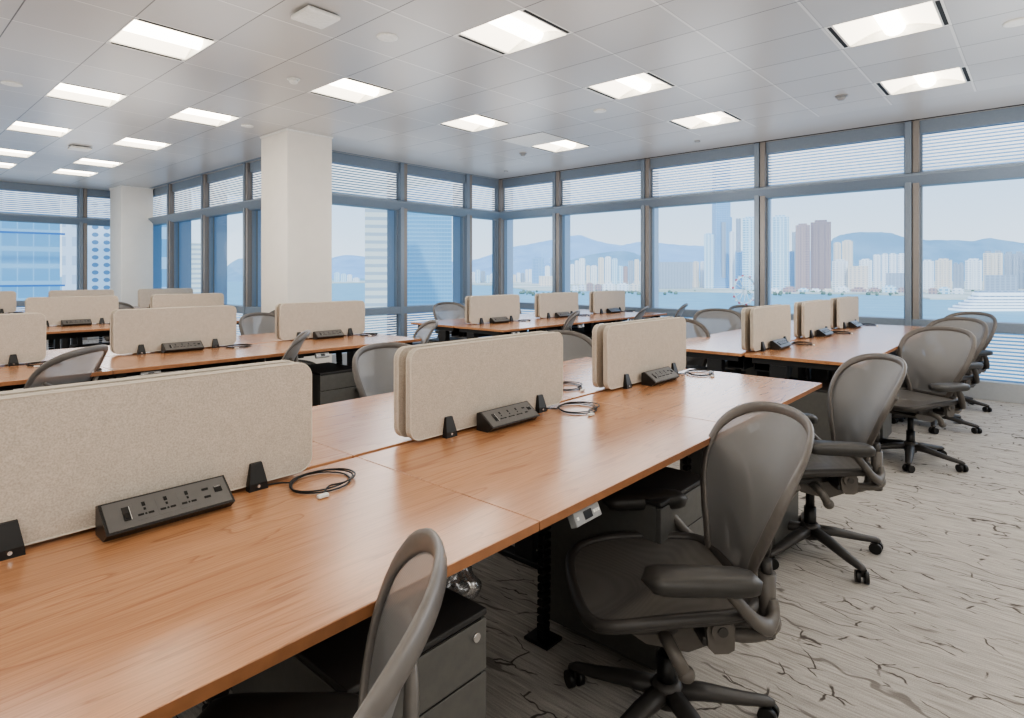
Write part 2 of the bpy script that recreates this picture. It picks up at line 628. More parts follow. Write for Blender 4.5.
def bay(n, p0, ang, w, nslat=12, glassm='glass', first=False):
    """one window bay; local x along the wall, local y to the outside"""
    o = MB()
    # head, curb and the mullion at x = 0
    o.box(0, w, -.04, .12, 3.205, HC, M['frame'], .004)
    o.box(0, w, -.07, .14, 0, .215, M['curb'], .005)
    win = o.build('window_%d' % n)
    win.location = (p0[0], p0[1], 0)
    win.rotation_euler = (0, 0, ang)
    tag(win, kind='structure')
    m = MB()
    m.box(-.075, -.004, -.10, .10, 0, HC, M['frame'], .006)
    m.box(.004, .075, -.085, .10, 0, HC, M['mull'], .006)
    m.build('mullion', win)
    f = MB()
    if glassm == 'glass':
        f.box(-.025, .025, .10, .34, .0, HC, M['finpale'])
    else:
        f.box(-.025, .025, .10, .36, .0, HC, M['fin'])
    f.build('outside_fin', win)
    t = MB()
    t.prism([(.10, 2.56), (.10, 2.735), (-.05, 2.735), (-.17, 2.70), (-.17, 2.675), (-.05, 2.56)], 'x', 0, w, M['frame'])
    t.build('transom', win)
    s_ = MB()
    s_.box(0, w, -.09, .10, .785, .906, M['frame'], .006)
    s_.build('sill_rail', win)
    jm = MB()
    for z0, z1 in ((.215, .785), (.906, 2.56), (2.735, 3.205)):
        jm.box(.07, .095, -.01, .06, z0, z1, M['frame'])
        jm.box(w - .095, w - .07, -.01, .06, z0, z1, M['frame'])
    jm.build('frame', win)
    for z0, z1 in ((.215, .785), (.906, 2.56), (2.735, 3.205)):
        g = MB()
        g.grid([[(.09, .03, z0), (w - .09, .03, z0)], [(.09, .03, z1), (w - .09, .03, z1)]], M[glassm if z0 == .906 else 'glassdim'], False)
        g.build('pane', win)
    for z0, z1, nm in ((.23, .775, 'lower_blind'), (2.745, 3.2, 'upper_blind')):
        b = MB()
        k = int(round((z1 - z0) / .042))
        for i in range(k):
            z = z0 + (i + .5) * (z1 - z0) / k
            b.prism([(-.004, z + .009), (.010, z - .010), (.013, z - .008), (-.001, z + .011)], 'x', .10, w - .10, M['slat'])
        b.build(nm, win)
    return win

n = 1
ym = [8.26, 6.80, 4.946, 3.09, 1.236, -.62, -2.47]
for a, b in zip(ym, ym[1:]):
    bay(n, (XW, a), -PI / 2, a - b); n += 1
for a, b in ((4.80, 6.46), (6.46, 8.03), (8.03, 8.92)):
    bay(n, (a, YW), 0, b - a, glassm='glassblue'); n += 1
ym = [16.0, 15.65, 13.85, 12.05, 10.25, 8.45]
for a, b in zip(ym, ym[1:]):
    bay(n, (XN, a), -PI / 2, a - b, glassm='glassblue'); n += 1
for a, b in ((-1.8, 0.0), (0.0, 1.81), (1.81, 3.61), (3.61, 4.70)):
    bay(n, (a, YB), 0, b - a, glassm='glassblue'); n += 1
wall('wall_far', X0, -1.8, YB + .0, YB + .2)
c = MB()
c.box(XW - .06, XW + .14, YW - .06, YW + .14, 0, HC, M['frame'], .006)
tag(c.build('trim_1'), kind='structure')
c = MB()
c.box(XN - .06, XN + .18, YW - .08, YW + .16, 0, HC, M['frame'], .006)
tag(c.build('trim_2'), kind='structure')
# shadow gap slot around the perimeter ceiling
c = MB()
c.box(XW - .13, XW - .10, Y0, YW - .1, HC - .006, HC + .002, M['slot'])
c.box(XN, XW - .1, YW - .13, YW - .10, HC - .006, HC + .002, M['frame'])
c.box(XN - .16, XN - .10, YW - .1, YB - .16, HC - .006, HC + .002, M['frame'])
tag(c.build('trim_3'), kind='structure')

for nm, x0, x1, y0, y1, lab in (('column', 3.905, 4.565, 7.42, 8.15, 'square white column in front of the windows at the inner corner'),
                                ('column', 4.03, 4.65, 14.83, 15.62, 'square white column at the far end of the office')):
    cc = thing(nm, lab, 'column', ((x0 + x1) / 2, (y0 + y1) / 2, 0))
    hw, hd = (x1 - x0) / 2, (y1 - y0) / 2
    MB().box(-hw, hw, -hd, hd, 0, HC - .02, M['paint'], .006).build('shaft', cc)
    MB().box(-hw - .012, hw + .012, -hd - .012, hd + .012, HC - .02, HC, M['white']).build('collar', cc)

# ------------------------------------------------------------------ ceiling fixtures
def make_luminaire():
    t = thing('ceiling_light', '', 'ceiling light')
    hx, hy = GXS / 2, GYS / 2
    h = MB()      # housing : open box above the ceiling
    for a in ((-hx, -hx + .01, -hy, hy), (hx - .01, hx, -hy, hy), (-hx, hx, -hy, -hy + .008), (-hx, hx, hy - .008, hy)):
        h.box(a[0], a[1], a[2], a[3], 0.0, .12, M['white'])
    h.box(-hx, hx, -hy, hy, .11, .125, M['white'])
    h.build('housing', t)
    for sg in (-1, 1):
        s_ = MB()
        y = sg * (hy - .032)
        s_.box(-hx + .03, hx - .03, y - .014, y + .014, -.001, .02, M['slot'])
        s_.build('air_slot', t)
        e = MB()
        e.box(-hx + .01, hx - .01, min(sg * (hy - .06), sg * (hy - .008)), max(sg * (hy - .06), sg * (hy - .008)), .0, .012, M['white'])
        e.build('end_strip', t)
        rows = []
        for i in range(9):
            q = i / 8
            y = sg * (.075 + (hy - .06 - .075) * q)
            z = .012 + .07 * math.sin(PI * (1 - q) / 2) ** 1.0
            rows.append([(-hx + .012, y, z), (hx - .012, y, z)])
        w = MB()
        w.grid(rows, M['lampwing'])
        w.build('reflector_wing', t)
    rows = []
    for i in range(9):
        a = PI * i / 8
        rows.append([(-hx + .012, -.075 * math.cos(a), .075 - .062 * math.sin(a)), (hx - .012, -.075 * math.cos(a), .075 - .062 * math.sin(a))])
    w = MB()
    w.grid(rows, M['lamptube'])
    w.build('lamp_diffuser', t)
    return t
lum = Kit(make_luminaire())
def ordn(k):
    return ['first', 'second', 'third', 'fourth', 'fifth', 'sixth', 'seventh', 'eighth', 'ninth', 'tenth', 'eleventh', 'twelfth', 'thirteenth',
            'fourteenth', 'fifteenth', 'sixteenth', 'seventeenth', 'eighteenth', 'nineteenth', 'twentieth', 'twenty-first', 'twenty-second', 'twenty-third',
            'twenty-fourth', 'twenty-fifth', 'twenty-sixth', 'twenty-seventh', 'twenty-eighth', 'twenty-ninth', 'thirtieth'][k]
LLAB = {
 (0, 0): 'glowing ceiling light at top right, the larger of the two beside the window wall',
 (3, 0): 'glowing ceiling light at far right, the smaller one nearest the right window wall',
 (-3, 3): 'largest glowing ceiling light at the top centre, above the near desk row',
 (0, 3): 'glowing ceiling light over the middle of the room, midway along the line to the window',
 (3, 3): 'glowing ceiling light in front of the third window from the corner, last of its line',
 (-3, 6): 'glowing ceiling light just right of the small round smoke detector, above the column',
 (0, 6): 'glowing ceiling light to the right of the near column, second in its line',
 (3, 6): 'glowing ceiling light nearest the window corner, beside the plain access panel',
 (-6, 6): 'large glowing ceiling light at upper left, the nearest one of the left line',
 (-6, 9): 'second glowing ceiling light down the leftmost line',
 (-6, 12): 'third glowing ceiling light down the leftmost line',
 (-6, 15): 'fourth glowing ceiling light down the leftmost line, cut by the photo edge',
 (-6, 17): 'fifth and smallest glowing ceiling light down the leftmost line',
 (-4, 9): 'glowing ceiling light left of the near column, nearest of the inner wing line',
 (-4, 12): 'second glowing ceiling light of the inner wing line',
 (-4, 15): 'third glowing ceiling light of the inner wing line, beyond the wireless unit',
 (-4, 17): 'farthest glowing ceiling light of the inner wing line, near the far column',
}
for i, j in lights:
    if j == 17:
        yy = cy_(17)
    lum.put((cx_(i), cy_(j), HC), 0, LLAB.get((i, j), 'glowing recessed ceiling light out of view behind the camera'), 'square recessed ceiling lights')

def puck(name, label, cat, x, y, r, h, m, dome=False):
    b = MB()
    if dome:
        b.cyl((0, 0, -.012), (0, 0, 0), r, m, 24)
        b.tube([(0, 0, -.012), (0, 0, -.03), (0, 0, -.045), (0, 0, -.05)], [r * .75, r * .7, r * .5, r * .2], m, 20)
    else:
        b.tube([(0, 0, -h), (0, 0, -h * .6), (0, 0, .002)], [r * .8, r, r], m, 28)
    o = b.build(name)
    o.location = (x, y, HC)
    tag(o, label, cat)
puck('ceiling_speaker', 'round flat white speaker plate in the ceiling left of the top centre light', 'ceiling plate', 2.93, 3.95, .085, .012, M['white'])
puck('ceiling_speaker', 'round flat white plate in the ceiling near the upper left edge', 'ceiling plate', 1.15, 7.72, .085, .012, M['white'])
puck('ceiling_speaker', 'round white plate in the ceiling at the right edge of the photo', 'ceiling plate', 5.92, .16, .085, .012, M['white'])
puck('ceiling_speaker', 'round white plate in the ceiling left of the middle light', 'ceiling plate', 5.90, 3.88, .075, .012, M['white'])
puck('ceiling_speaker', 'round white plate in the ceiling left of the near column head', 'ceiling plate', 3.49, 7.66, .075, .012, M['white'])
puck('smoke_detector', 'small white smoke detector above and left of the near column', 'smoke detector', 2.95, 5.48, .06, .05, M['white'], True)
puck('smoke_detector', 'small grey smoke detector near the right window wall', 'smoke detector', 7.13, 1.63, .06, .05, M['panelgrey'], True)
puck('smoke_detector', 'small grey smoke detector near the window corner', 'smoke detector', 7.17, 6.15, .06, .05, M['panelgrey'], True)
puck('sprinkler', 'tiny ceiling sprinkler rose closest to the window corner', 'sprinkler', 8.2, 7.45, .04, .02, M['panelgrey'])
puck('sprinkler', 'tiny ceiling sprinkler rose above the right windows', 'sprinkler', 8.17, 3.72, .04, .02, M['panelgrey'])
for lab, x, y, rz in (('square white wireless unit on the ceiling at the top left of centre', 2.32, 3.99, .0), ('square white wireless unit on the ceiling in the far left wing', 2.40, 10.8, 0.0)):
    t = thing('wireless_access_point', lab, 'wireless unit', (x, y, HC), rz)
    MB().box(-.13, .13, -.13, .13, -.045, -.012, M['white'], .012, seg=3).build('casing', t)
    MB().box(-.07, .07, -.07, .07, -.012, 0, M['panelgrey']).build('mount', t)
t = thing('access_panel', 'flat pale access panel with a dark edge beside the light nearest the window corner', 'ceiling panel', (cx_(2) - .0, cy_(6), HC))
MB().box(-.29, .29, -.365, .365, -.006, 0, M['white'], .002).build('panel', t)
MB().box(-.298, .298, -.373, .373, -.002, .0, M['slot']).build('seal', t)

# ------------------------------------------------------------------ desks
DH, DL, DD = .856, 1.255, .782
def rrect(x0, x1, y0, y1, r, k=5):
    p = []
    for cx, cy, a0 in ((x1 - r, y1 - r, 0), (x0 + r, y1 - r, 90), (x0 + r, y0 + r, 180), (x1 - r, y0 + r, 270)):
        for i in range(k + 1):
            a = R(a0 + 90 * i / k)
            p.append((cx + r * math.cos(a), cy + r * math.sin(a)))
    return p

def make_desk():
    t = thing('bench_desk', '', 'desk')
    hl, hd = DL / 2, DD / 2
    b = MB()
    b.box(-hl + .002, hl - .002, -hd, hd, DH - .024, DH, M['wood'], .0012, seg=1)
    b.build('tabletop', t)
    b = MB()
    b.box(-hl + .0015, hl - .0015, -hd - .001, -hd + .0015, DH - .0235, DH - .0012, M['woodedge'])
    b.build('edge_band', t)
    for sg in (-1, 1):
        b = MB()
        x = sg * (hl - .07)
        b.box(x - .035, x + .035, -.02 + .12, .10 + .12, .03, DH - .07, M['steel'], .004)
        b.box(x - .028, x + .028, -.01 + .12, .09 + .12, .4, DH - .03, M['steel'])
        lg = b.build('leg', t)
        b = MB()
        b.box(x - .035, x + .035, -hd + .12, hd - .03, 0, .03, M['steel'], .006)
        b.build('foot', lg)
        b = MB()
        b.box(x - .03, x + .03, -hd + .09, hd - .04, DH - .07, DH - .025, M['steel'], .003)
        b.build('bracket', lg)
    b = MB()
    b.box(-hl + .1, hl - .1, .12, .17, DH - .085, DH - .03, M['steel'])
    b.build('crossbar', t)
    b = MB()
    b.box(-hl + .12, hl - .12, .24, .36, DH - .14, DH - .13, M['steel'])
    b.box(-hl + .12, hl - .12, .235, .24, DH - .14, DH - .06, M['steel'])
    b.box(-hl + .12, hl - .12, .36, .365, DH - .14, DH - .03, M['steel'])
    b.build('cable_tray', t)
    b = MB()
    mt = Matrix.Translation((-hl + .22, -hd + .018, DH - .054)) @ Matrix.Rotation(R(-25), 4, 'X')
    b.box(-.06, .06, -.012, .012, -.02, .018, M['panelgrey'], .003, mt)
    cp = b.build('height_control', t)
    b = MB()
    b.box(-.018, .018, -.0135, -.011, -.012, .010, M['display'], 0, mt)
    b.build('display', cp)
    for q in (-.048, .028, .038, .048):
        b = MB()
        m2 = mt @ Matrix.Translation((q, -.0125, -.001))
        b.box(-.0035, .0035, -.002, .002, -.004, .004, M['white'], 0, m2)
        b.build('button', cp)
    # cable spine : chain of links hanging to the floor
    b = MB()
    pts = catmull([(.09, .17, DH - .13), (.09, .16, .6), (.07, .15, .4), (.08, .16, .2), (.10, .18, .015)], 6)
    for i, p in enumerate(pts):
        b.box(p.x - .024, p.x + .024, p.y - .016, p.y + .016, p.z - .012, p.z + .012, M['black'], .003, seg=1)
    b.box(.05, .15, .12, .24, 0, .014, M['black'], .004)
    b.build('cable_spine', t)
    return t
desk = Kit(make_desk())

def make_pedestal():
    t = thing('drawer_pedestal', '', 'drawer unit')
    w, d, h = .40, .52, .64
    b = MB()
    b.box(-w / 2, w / 2, -d / 2 + .02, d / 2, .03, h - .018, M['ped'], .003)
    b.build('carcass', t)
    MB().box(-w / 2, w / 2, -d / 2 - .0, d / 2, h - .016, h, M['pedtop'], .004).build('top', t)
    zz = [(.035, .345), (.35, .485), (.49, .618)]
    for z0, z1 in zz:
        b = MB()
        b.box(-w / 2 + .002, w / 2 - .002, -d / 2, -d / 2 + .019, z0, z1, M['ped'], .003)
        dr = b.build('drawer', t)
        b = MB()
        b.box(-w / 2 + .02, w / 2 - .02, -d / 2 + .002, -d / 2 + .012, z1, z1 + .0045, M['hole'])
        b.build('finger_gap', dr)
    b = MB()
    b.cyl((w / 2 - .04, -d / 2 - .006, .585), (w / 2 - .04, -d / 2 + .003, .585), .011, M['chrome'], 16)
    b.build('lock', t)
    for sx in (-1, 1):
        for sy in (-1, 1):
            b = MB()
            x, y = sx * .15, sy * .2
            b.cyl((x - .01, y, .018), (x + .01, y, .018), .018, M['black'], 14)
            b.box(x - .006, x + .006, y - .012, y + .012, .02, .036, M['black'])
            b.build('caster', t)
    return t
ped = Kit(make_pedestal())

SH0, SH1, SWD = .010, .343, .90
def make_screen():
    t = thing('desk_screen', '', 'desk divider')
    b = MB()
    b.prism(rrect(-SWD / 2 + .003, SWD / 2 - .003, SH0 + .003, SH1 - .003, .042, 6), 'y', -.0125, .0125, M['fabric'])
    pn = b.build('panel', t)
    b = MB()
    for yy in (-.0115, .0115):
        pts = [(x, yy, z) for x, z in rrect(-SWD / 2 + .0025, SWD / 2 - .0025, SH0 + .0025, SH1 - .0025, .043, 6)]
        b.tube(pts, .0026, M['edge'], 6, closed=True)
    b.build('edge_trim', pn)
    for sg in (-1, 1):
        b = MB()
        x = sg * .272
        A = [(x - .026, -.030, 0), (x + .026, -.030, 0), (x + .026, -.012, 0), (x - .026, -.012, 0)]
        rows = [[(x - .027, -.036, 0.0), (x + .027, -.036, 0.0), (x + .027, -.0128, 0.0), (x - .027, -.0128, 0.0)],
                [(x - .025, -.036, .02), (x + .025, -.036, .02), (x + .025, -.0128, .02), (x - .025, -.0128, .02)],
                [(x - .016, -.022, .074), (x + .016, -.022, .074), (x + .016, -.0128, .074), (x - .016, -.0128, .074)]]
        vv = b.grid(rows, M['black'], False, True)
        f = b.bm.faces.new(vv[-1]); f.material_index = 0
        br = b.build('bracket', t)
        b = MB()
        b.cyl((x, -.0375, .012), (x, -.0355, .012), .0045, M['chrome'], 12)
        b.build('screw', br)
    return t
screen = Kit(make_screen())

def make_strip():
    t = thing('power_strip', '', 'power strip')
    L = .143
    prof = [(-.058, .020), (-.030, .0), (.030, .0), (.030, .066), (.014, .072)]
    b = MB()
    b.prism(prof, 'x', -L, L, M['strip'])
    b.build('housing', t)
    # tilted face between (-.058,.020) and (.014,.072)
    a = math.atan2(.052, .072)
    mt = Matrix.Translation((0, -.022, .046)) @ Matrix.Rotation(a, 4, 'X')
    b = MB()
    b.box(-L + .006, L - .006, -.039, .039, 0.0, .0022, M['face'], 0, mt)
    fp = b.build('faceplate', t)
    def hole(bb, x, y, sx, sy, m=None, h=.003):
        bb.box(x - sx, x + sx, y - sy, y + sy, .001, h, m or M['hole'], 0, mt)
    for k in range(3):
        x = -.056 + k * .048
        b = MB()
        b.box(x - .022, x + .022, -.026, .028, .0015, .0026, M['face'], 0, mt)
        hole(b, x, .016, .0034, .0055, h=.0036)
        hole(b, x, .002, .0022, .003, h=.0036)
        hole(b, x - .011, -.012, .0058, .0024, h=.0036)
        hole(b, x + .011, -.012, .0058, .0024, h=.0036)
        hole(b, x, -.012, .0018, .0022, h=.0036)
        b.build('socket', fp)
    b = MB()
    b.box(-.102, -.088, -.018, .018, .001, .005, M['strip'], 0, mt)
    b.box(-.100, -.090, -.014, .0, .005, .006, M['hole'], 0, mt)
    b.box(-.0875, -.0865, -.018, .018, .002, .0048, M['white'], 0, mt)
    b.build('switch', fp)
    for y in (-.011, .013):
        b = MB()
        hole(b, .084, y, .0075, .0028, h=.0036)
        b.build('usb_port', fp)
    b = MB()
    hole(b, .114, .005, .009, .0085, h=.004)
    b.box(.106, .122, .010, .0135, .003, .0045, M['chrome'], 0, mt)
    b.build('network_port', fp)
    return t
strip = Kit(make_strip())

def make_coil(seed, lead):
    rnd = random.Random(seed)
    t = thing('coiled_cable', '', 'cable')
    b = MB()
    pts = [(-lead, .085, .004), (-lead * .6, .07, .004), (-.06, .055, .005)]
    for i in range(34):
        a = R(130 - i * 29)
        rr = .071 + .006 * math.sin(i * .9) + .004 * rnd.random()
        pts.append((rr * 1.02 * math.cos(a) + .002 * (i // 12), rr * .92 * math.sin(a), .004 + .0045 * (i // 12)))
    pts.append((-.045, -.085, .005))
    b.tube(catmull(pts, 4), .0024, M['cord'], 6)
    b.build('cord', t)
    b = MB()
    b.box(-.062, -.036, -.096, -.084, .002, .011, M['white'], .002)
    b.build('plug', t)
    return t
coilA = Kit(make_coil(1, .12))
coilA.root.scale = (1.2, 1.2, 1)
coilB = Kit(make_coil(5, .10))
coilB.root.scale = (1.3, 1.3, 1)

ROWS = {'A': 1.727, 'B': 5.19, 'C': 8.65, 'D': 12.1}
rowname = {'A': 'nearest row', 'B': 'second row', 'C': 'third row', 'D': 'farthest row'}
desks = []
for r, ym_ in ROWS.items():
    for c in ((0,) if r in 'CD' else (0, 1)):
        x00 = {('A', 0): -.105, ('B', 0): -.105, ('C', 0): -.105, ('D', 0): -.02, ('A', 1): 4.60, ('B', 1): 4.80}[(r, c)]
        for k in range(3):
            if r == 'C' and k == 0:
                continue
            xc = x00 + (k + .5) * DL
            for side in (0, 1):
                desks.append((r, c, k, side, xc, ym_))
pos = ['first', 'middle', 'last']
fwd = ['at the left', 'in the middle', 'at the right']
def where(r, c, k, side):
    if c == 1:
        blk = {'A': 'right-window bench', 'B': 'corner-window bench'}[r]
    else:
        blk = {'A': 'nearest long bench', 'B': 'second bench', 'C': 'third bench', 'D': 'farthest bench'}[r]
    return blk, fwd[k], ('front' if side == 0 else 'rear')
for r, c, k, side, xc, ym_ in desks:
    blk, f_, sd = where(r, c, k, side)
    yc = ym_ - .012 - DD / 2 if side == 0 else ym_ + .012 + DD / 2
    desk.put((xc, yc, 0), 0 if side == 0 else PI,
             'cherry-wood %s-side desk %s of the %s' % (sd, f_, blk), 'cherry-wood bench desks')
    off = {('A', 0): (.515, 1.795, 3.075), ('B', 0): (.50, 1.80, 3.09), ('C', 0): (.58, 1.86, 3.14), ('D', 0): (1.40, 2.72, 4.01),
           ('A', 1): (5.14, 6.45, 7.72), ('B', 1): (5.48, 6.80, 8.12)}[(r, c)]
    sx = off[k]
    ys = ym_ - .035 if side == 0 else ym_ + .035
    if side == 1 and r in 'A' and c == 0: sx -= .0
    screen.put((sx, ys, DH), 0 if side == 0 else PI,
               'beige felt divider on the %s side, %s of the %s' % (sd, f_, blk), 'beige felt desk dividers')
    if side == 0 or c == 0:
        px = sx + (.005 if side == 0 else -.005)
        if (r, c, k) == ('A', 0, 0): px += .022
        yst = ys - .062 if side == 0 else ys + .062
        strip.put((px, yst, DH), 0 if side == 0 else PI,
                  'black angled power strip at the %s divider %s of the %s' % (sd, f_, blk), 'black desk power strips')
    if side == 0:
        K = coilA if k % 2 == 0 else coilB
        K.put((sx + .42, ym_ - .15, DH), 0, 'coiled black cable beside the front divider %s of the %s' % (f_, blk), 'coiled black cables')
    elif c == 0 and r == 'A' and k > 0:
        coilB.put((sx + .80, ym_ + .20, DH) if k == 1 else (sx + .56, ym_ + .2, DH), .3, 'coiled black cable on the rear desk %s of the %s' % (f_, blk), 'coiled black cables')
    if r != 'D':
        if side == 0:
            px = xc + {('A', 0): .345, ('A', 1): -.38}.get((r, c), .20)
            if r == 'A' and c == 0 and k == 1: px = xc + .385
            if r == 'B' and c == 0: px = xc - .18
            ped.put((px, ym_ - .775 + .06 + .26 + .02, 0), 0, 'dark grey drawer pedestal under the front desk %s of the %s' % (f_, blk), 'dark grey drawer pedestals')
        elif c == 1 or r in 'AB':
            ped.put((xc - .3, ym_ + .775 - .34, 0), PI, 'dark grey drawer pedestal under the rear desk %s of the %s' % (f_, blk), 'dark grey drawer pedestals')

# clear plastic bag tucked behind the nearest pedestal
q = N('clear plastic bag')
gl = q.n('BsdfGlossy', Roughness=.15, Color=(.9, .9, .9, 1)); tr = q.n('BsdfTransparent', Color=(.92, .93, .95, 1))
ms = q.n('MixShader'); nz = q.n('TexNoise', Scale=45.0)
q.l(q.ramp(nz.outputs['Fac'], [(.42, (.12, .12, .12, 1)), (.58, (.6, .6, .6, 1))]), ms.inputs[0])
q.l(tr.outputs[0], ms.inputs[1]); q.l(gl.outputs[0], ms.inputs[2]); q.l(ms.outputs[0], q.out.inputs[0])
b = MB()
rows = []
for i in range(11):
    z = .0 + .13 * i / 10
    rr = [.02, .04, .048, .05, .052, .05, .045, .036, .022, .018, .028][i]
    rows.append([(rr * (1 + .25 * math.sin(3 * a + i)) * math.cos(a), rr * (1 + .25 * math.cos(2 * a + i * .7)) * math.sin(a), z) for a in [2 * PI * j / 18 for j in range(18)]])
b.grid(rows, q.m, True, True)
o = b.build('plastic_bag')
o.location = (1.275, 1.34, .46)
tag(o, 'crumpled clear plastic bag hanging by the desk leg behind the nearest drawer pedestal', 'plastic bag')

# ------------------------------------------------------------------ office chair (faces +Y)
def make_chair():
    t = thing('office_chair', '', 'office chair')
    def yb(z):
        pts = [(.46, -.205), (.55, -.205), (.65, -.225), (.75, -.260), (.85, -.302), (.95, -.348), (1.05, -.398)]
        for (a, ya), (b_, yb_) in zip(pts, pts[1:]):
            if z <= b_:
                q_ = (z - a) / (b_ - a)
                return ya + (yb_ - ya) * q_
        return pts[-1][1]
    wz = [(.47, .115), (.50, .140), (.55, .152), (.60, .170), (.65, .193), (.70, .217), (.75, .240), (.80, .258), (.85, .268), (.90, .270), (.94, .264), (.975, .247), (1.0, .222), (1.02, .185), (1.034, .135), (1.042, .07)]
    def P(x, z):
        return Vector((x, yb(z) + .075 * (abs(x) / .27) ** 2.2, z))
    loop = [P(0, 1.045)] + [P(w, z) for z, w in reversed(wz)] + [P(.06, .458), P(0, .455), P(-.06, .458)] + [P(-w, z) for z, w in wz]
    loop = catmull(loop, 2, True)
    # mesh : rows across
    b = MB()
    zs = [(.462, .09)] + wz
    rows = []
    for z, w in zs:
        w = w - .004
        rows.append([P(w * (j / 6 - 1), z) for j in range(13)])
    rows.append([P(.03 * (j / 6 - 1), 1.044) for j in range(13)])
    b.grid(rows, M['mesh'])
    back = b.build('backrest', t)
    b = MB()
    b.tube(loop, .0215, M['rim'], 10, closed=True, flat=.42, up=(0, 1, 0))
    b.build('back_frame', back)
    b = MB()   # lumbar pads and spine behind the mesh
    for sg in (-1, 1):
        pts = catmull([(sg * .02, yb(.60) - .045, .575), (sg * .07, yb(.62) - .036, .60), (sg * .12, yb(.65) - .018, .655), (sg * .145, yb(.70) - .006, .70)], 4)
        b.tube(pts, [.030, .034, .038, .040, .042, .043, .043, .042, .040, .038, .034, .028, .016], M['dark'], 8, flat=.35, up=(0, 1, 0))
    b.build('lumbar_support', back)
    b = MB()
    for sg in (-1, 1):
        pts = catmull([(sg * .075, -.10, .37), (sg * .085, -.20, .375), (sg * .06, -.250, .41), (sg * .03, -.256, .52), (sg * .045, -.285, .66), (sg * .13, -.305, .80), (sg * .228, -.288, .885)], 5)
        k = len(pts)
        b.tube(pts, [.020 - .010 * i / k for i in range(k)], M['grey'], 8)
    b.build('spine', back)
    # seat
    sl = [(0, .285, .468), (.12, .280, .470), (.20, .262, .479), (.242, .215, .494), (.256, .12, .510), (.252, 0, .516), (.240, -.10, .516), (.218, -.165, .520), (.15, -.195, .523), (0, -.200, .521)]
    right = sl
    left = [(-x, y, z) for x, y, z in reversed(sl[1:-1])]
    sloop = catmull([Vector(p) for p in right + left], 3, True)
    b = MB()
    n_ = len(sloop)
    cen = Vector((0, .03, .503))
    rows = []
    for q_ in (1.0, .9, .75, .55, .3, .0001):
        rows.append([cen + Vector(((p.x - cen.x) * q_, (p.y - cen.y) * q_, (p.z - cen.z) * (q_ ** .5) - .010 * (1 - q_ ** 2))) for p in sloop])
    b.grid(rows, M['seatmesh'], True, True)
    seat = b.build('seat', t)
    b = MB()
    b.tube(sloop, .017, M['dark'], 10, closed=True, flat=1.0, up=(0, 0, 1))
    b.tube([p + Vector((0, 0, -.010)) for p in sloop], .014, M['dark'], 8, closed=True, up=(0, 0, 1))
    b.build('seat_frame', seat)
    # tilt mechanism
    b = MB()
    b.box(-.12, .12, -.13, .12, .335, .395, M['dark'], .018, seg=3)
    b.box(-.225, .225, -.105, -.03, .372, .404, M['dark'], .010)
    b.box(-.19, .19, .02, .16, .385, .425, M['dark'], .014)
    b.prism([(-.12, .335), (-.02, .30), (.10, .33), (.14, .36), (.10, .385), (-.12, .385)], 'x', -.14, .14, M['grey'])
    mech = b.build('tilt_mechanism', t)
    mech.location.z = .04
    for sg in (-1, 1):
        b = MB()
        x0 = sg * .218
        b.prism([(-.112, .372), (-.095, .362), (-.058, .362), (-.042, .38), (-.036, .435), (-.050, .466), (-.075, .474), (-.100, .466), (-.114, .44)], 'x', min(x0, x0 + sg * .022), max(x0, x0 + sg * .022), M['grey'], False)
        b.build('pivot_bracket', mech)
        b = MB()
        b.cyl((x0 + sg * .018, -.075, .435), (x0 + sg * .034, -.075, .435), .029, M['grey'], 20)
        b.cyl((x0 + sg * .034, -.075, .435), (x0 + sg * .038, -.075, .435), .014, M['dark'], 16)
        b.build('pivot_cap', mech)
    b = MB()
    b.tube(catmull([(-.14, .06, .385), (-.21, .06, .385), (-.25, .05, .365), (-.255, .03, .325)], 4), .019, M['grey'], 10)
    b.ball((-.255, .025, .318), .024, M['grey'], 8)
    b.build('tilt_lever', mech)
    b = MB()   # U shaped rear yoke from the mechanism to the back
    pts = catmull([(-.185, -.07, .40), (-.198, -.15, .388), (-.19, -.225, .392), (-.15, -.262, .41), (0, -.275, .415), (.15, -.262, .41), (.19, -.225, .392), (.198, -.15, .388), (.185, -.07, .40)], 4)
    b.tube(pts, .019, M['grey'], 10)
    b.build('rear_yoke', mech)
    # arms
    for sg in (-1, 1):
        b = MB()
        pts = catmull([(sg * .168, -.245, .52), (sg * .190, -.240, .482), (sg * .228, -.210, .472), (sg * .262, -.160, .51), (sg * .285, -.110, .57), (sg * .292, -.070, .622)], 5)
        k = len(pts)
        b.tube(pts, [.027 - .006 * abs(i / k - .3) for i in range(k)], M['grey'], 10, flat=.7, up=(0, 1, 0))
        ar = b.build('armrest', t)
        b = MB()
        b.tube([(sg * .158, -.238, .40), (sg * .165, -.236, .60)], .024, M['grey'], 10)
        b.tube([(sg * .165, -.236, .58), (sg * .167, -.232, .64)], .016, M['dark'], 10)
        b.build('arm_post', ar)
        b = MB()
        rows = []
        for i in range(15):
            q_ = i / 14
            y = -.165 + .315 * q_
            e = (1 - abs(2 * q_ - 1) ** 7) ** .5 if 0 < q_ < 1 else .02
            wd = (.048 + .010 * q_) * e
            ht = .031 * (.35 + .65 * e) * (e ** .5)
            zc = .640 + .006 * q_
            xx = sg * (.292 + .0 - .018 * q_)
            rows.append([(xx + wd * math.copysign(abs(math.cos(a)) ** .7, math.cos(a)), y, zc + ht * math.copysign(abs(math.sin(a)) ** .7, math.sin(a))) for a in [2 * PI * j / 16 for j in range(16)]])
        b.grid(rows, M['arm'], True, True)
        b.build('arm_pad', ar)
    # base
    b = MB()
    b.tube([(0, 0, .375), (0, 0, .22)], .020, M['black'], 16)
    b.tube([(0, 0, .24), (0, 0, .11)], .028, M['black'], 16)
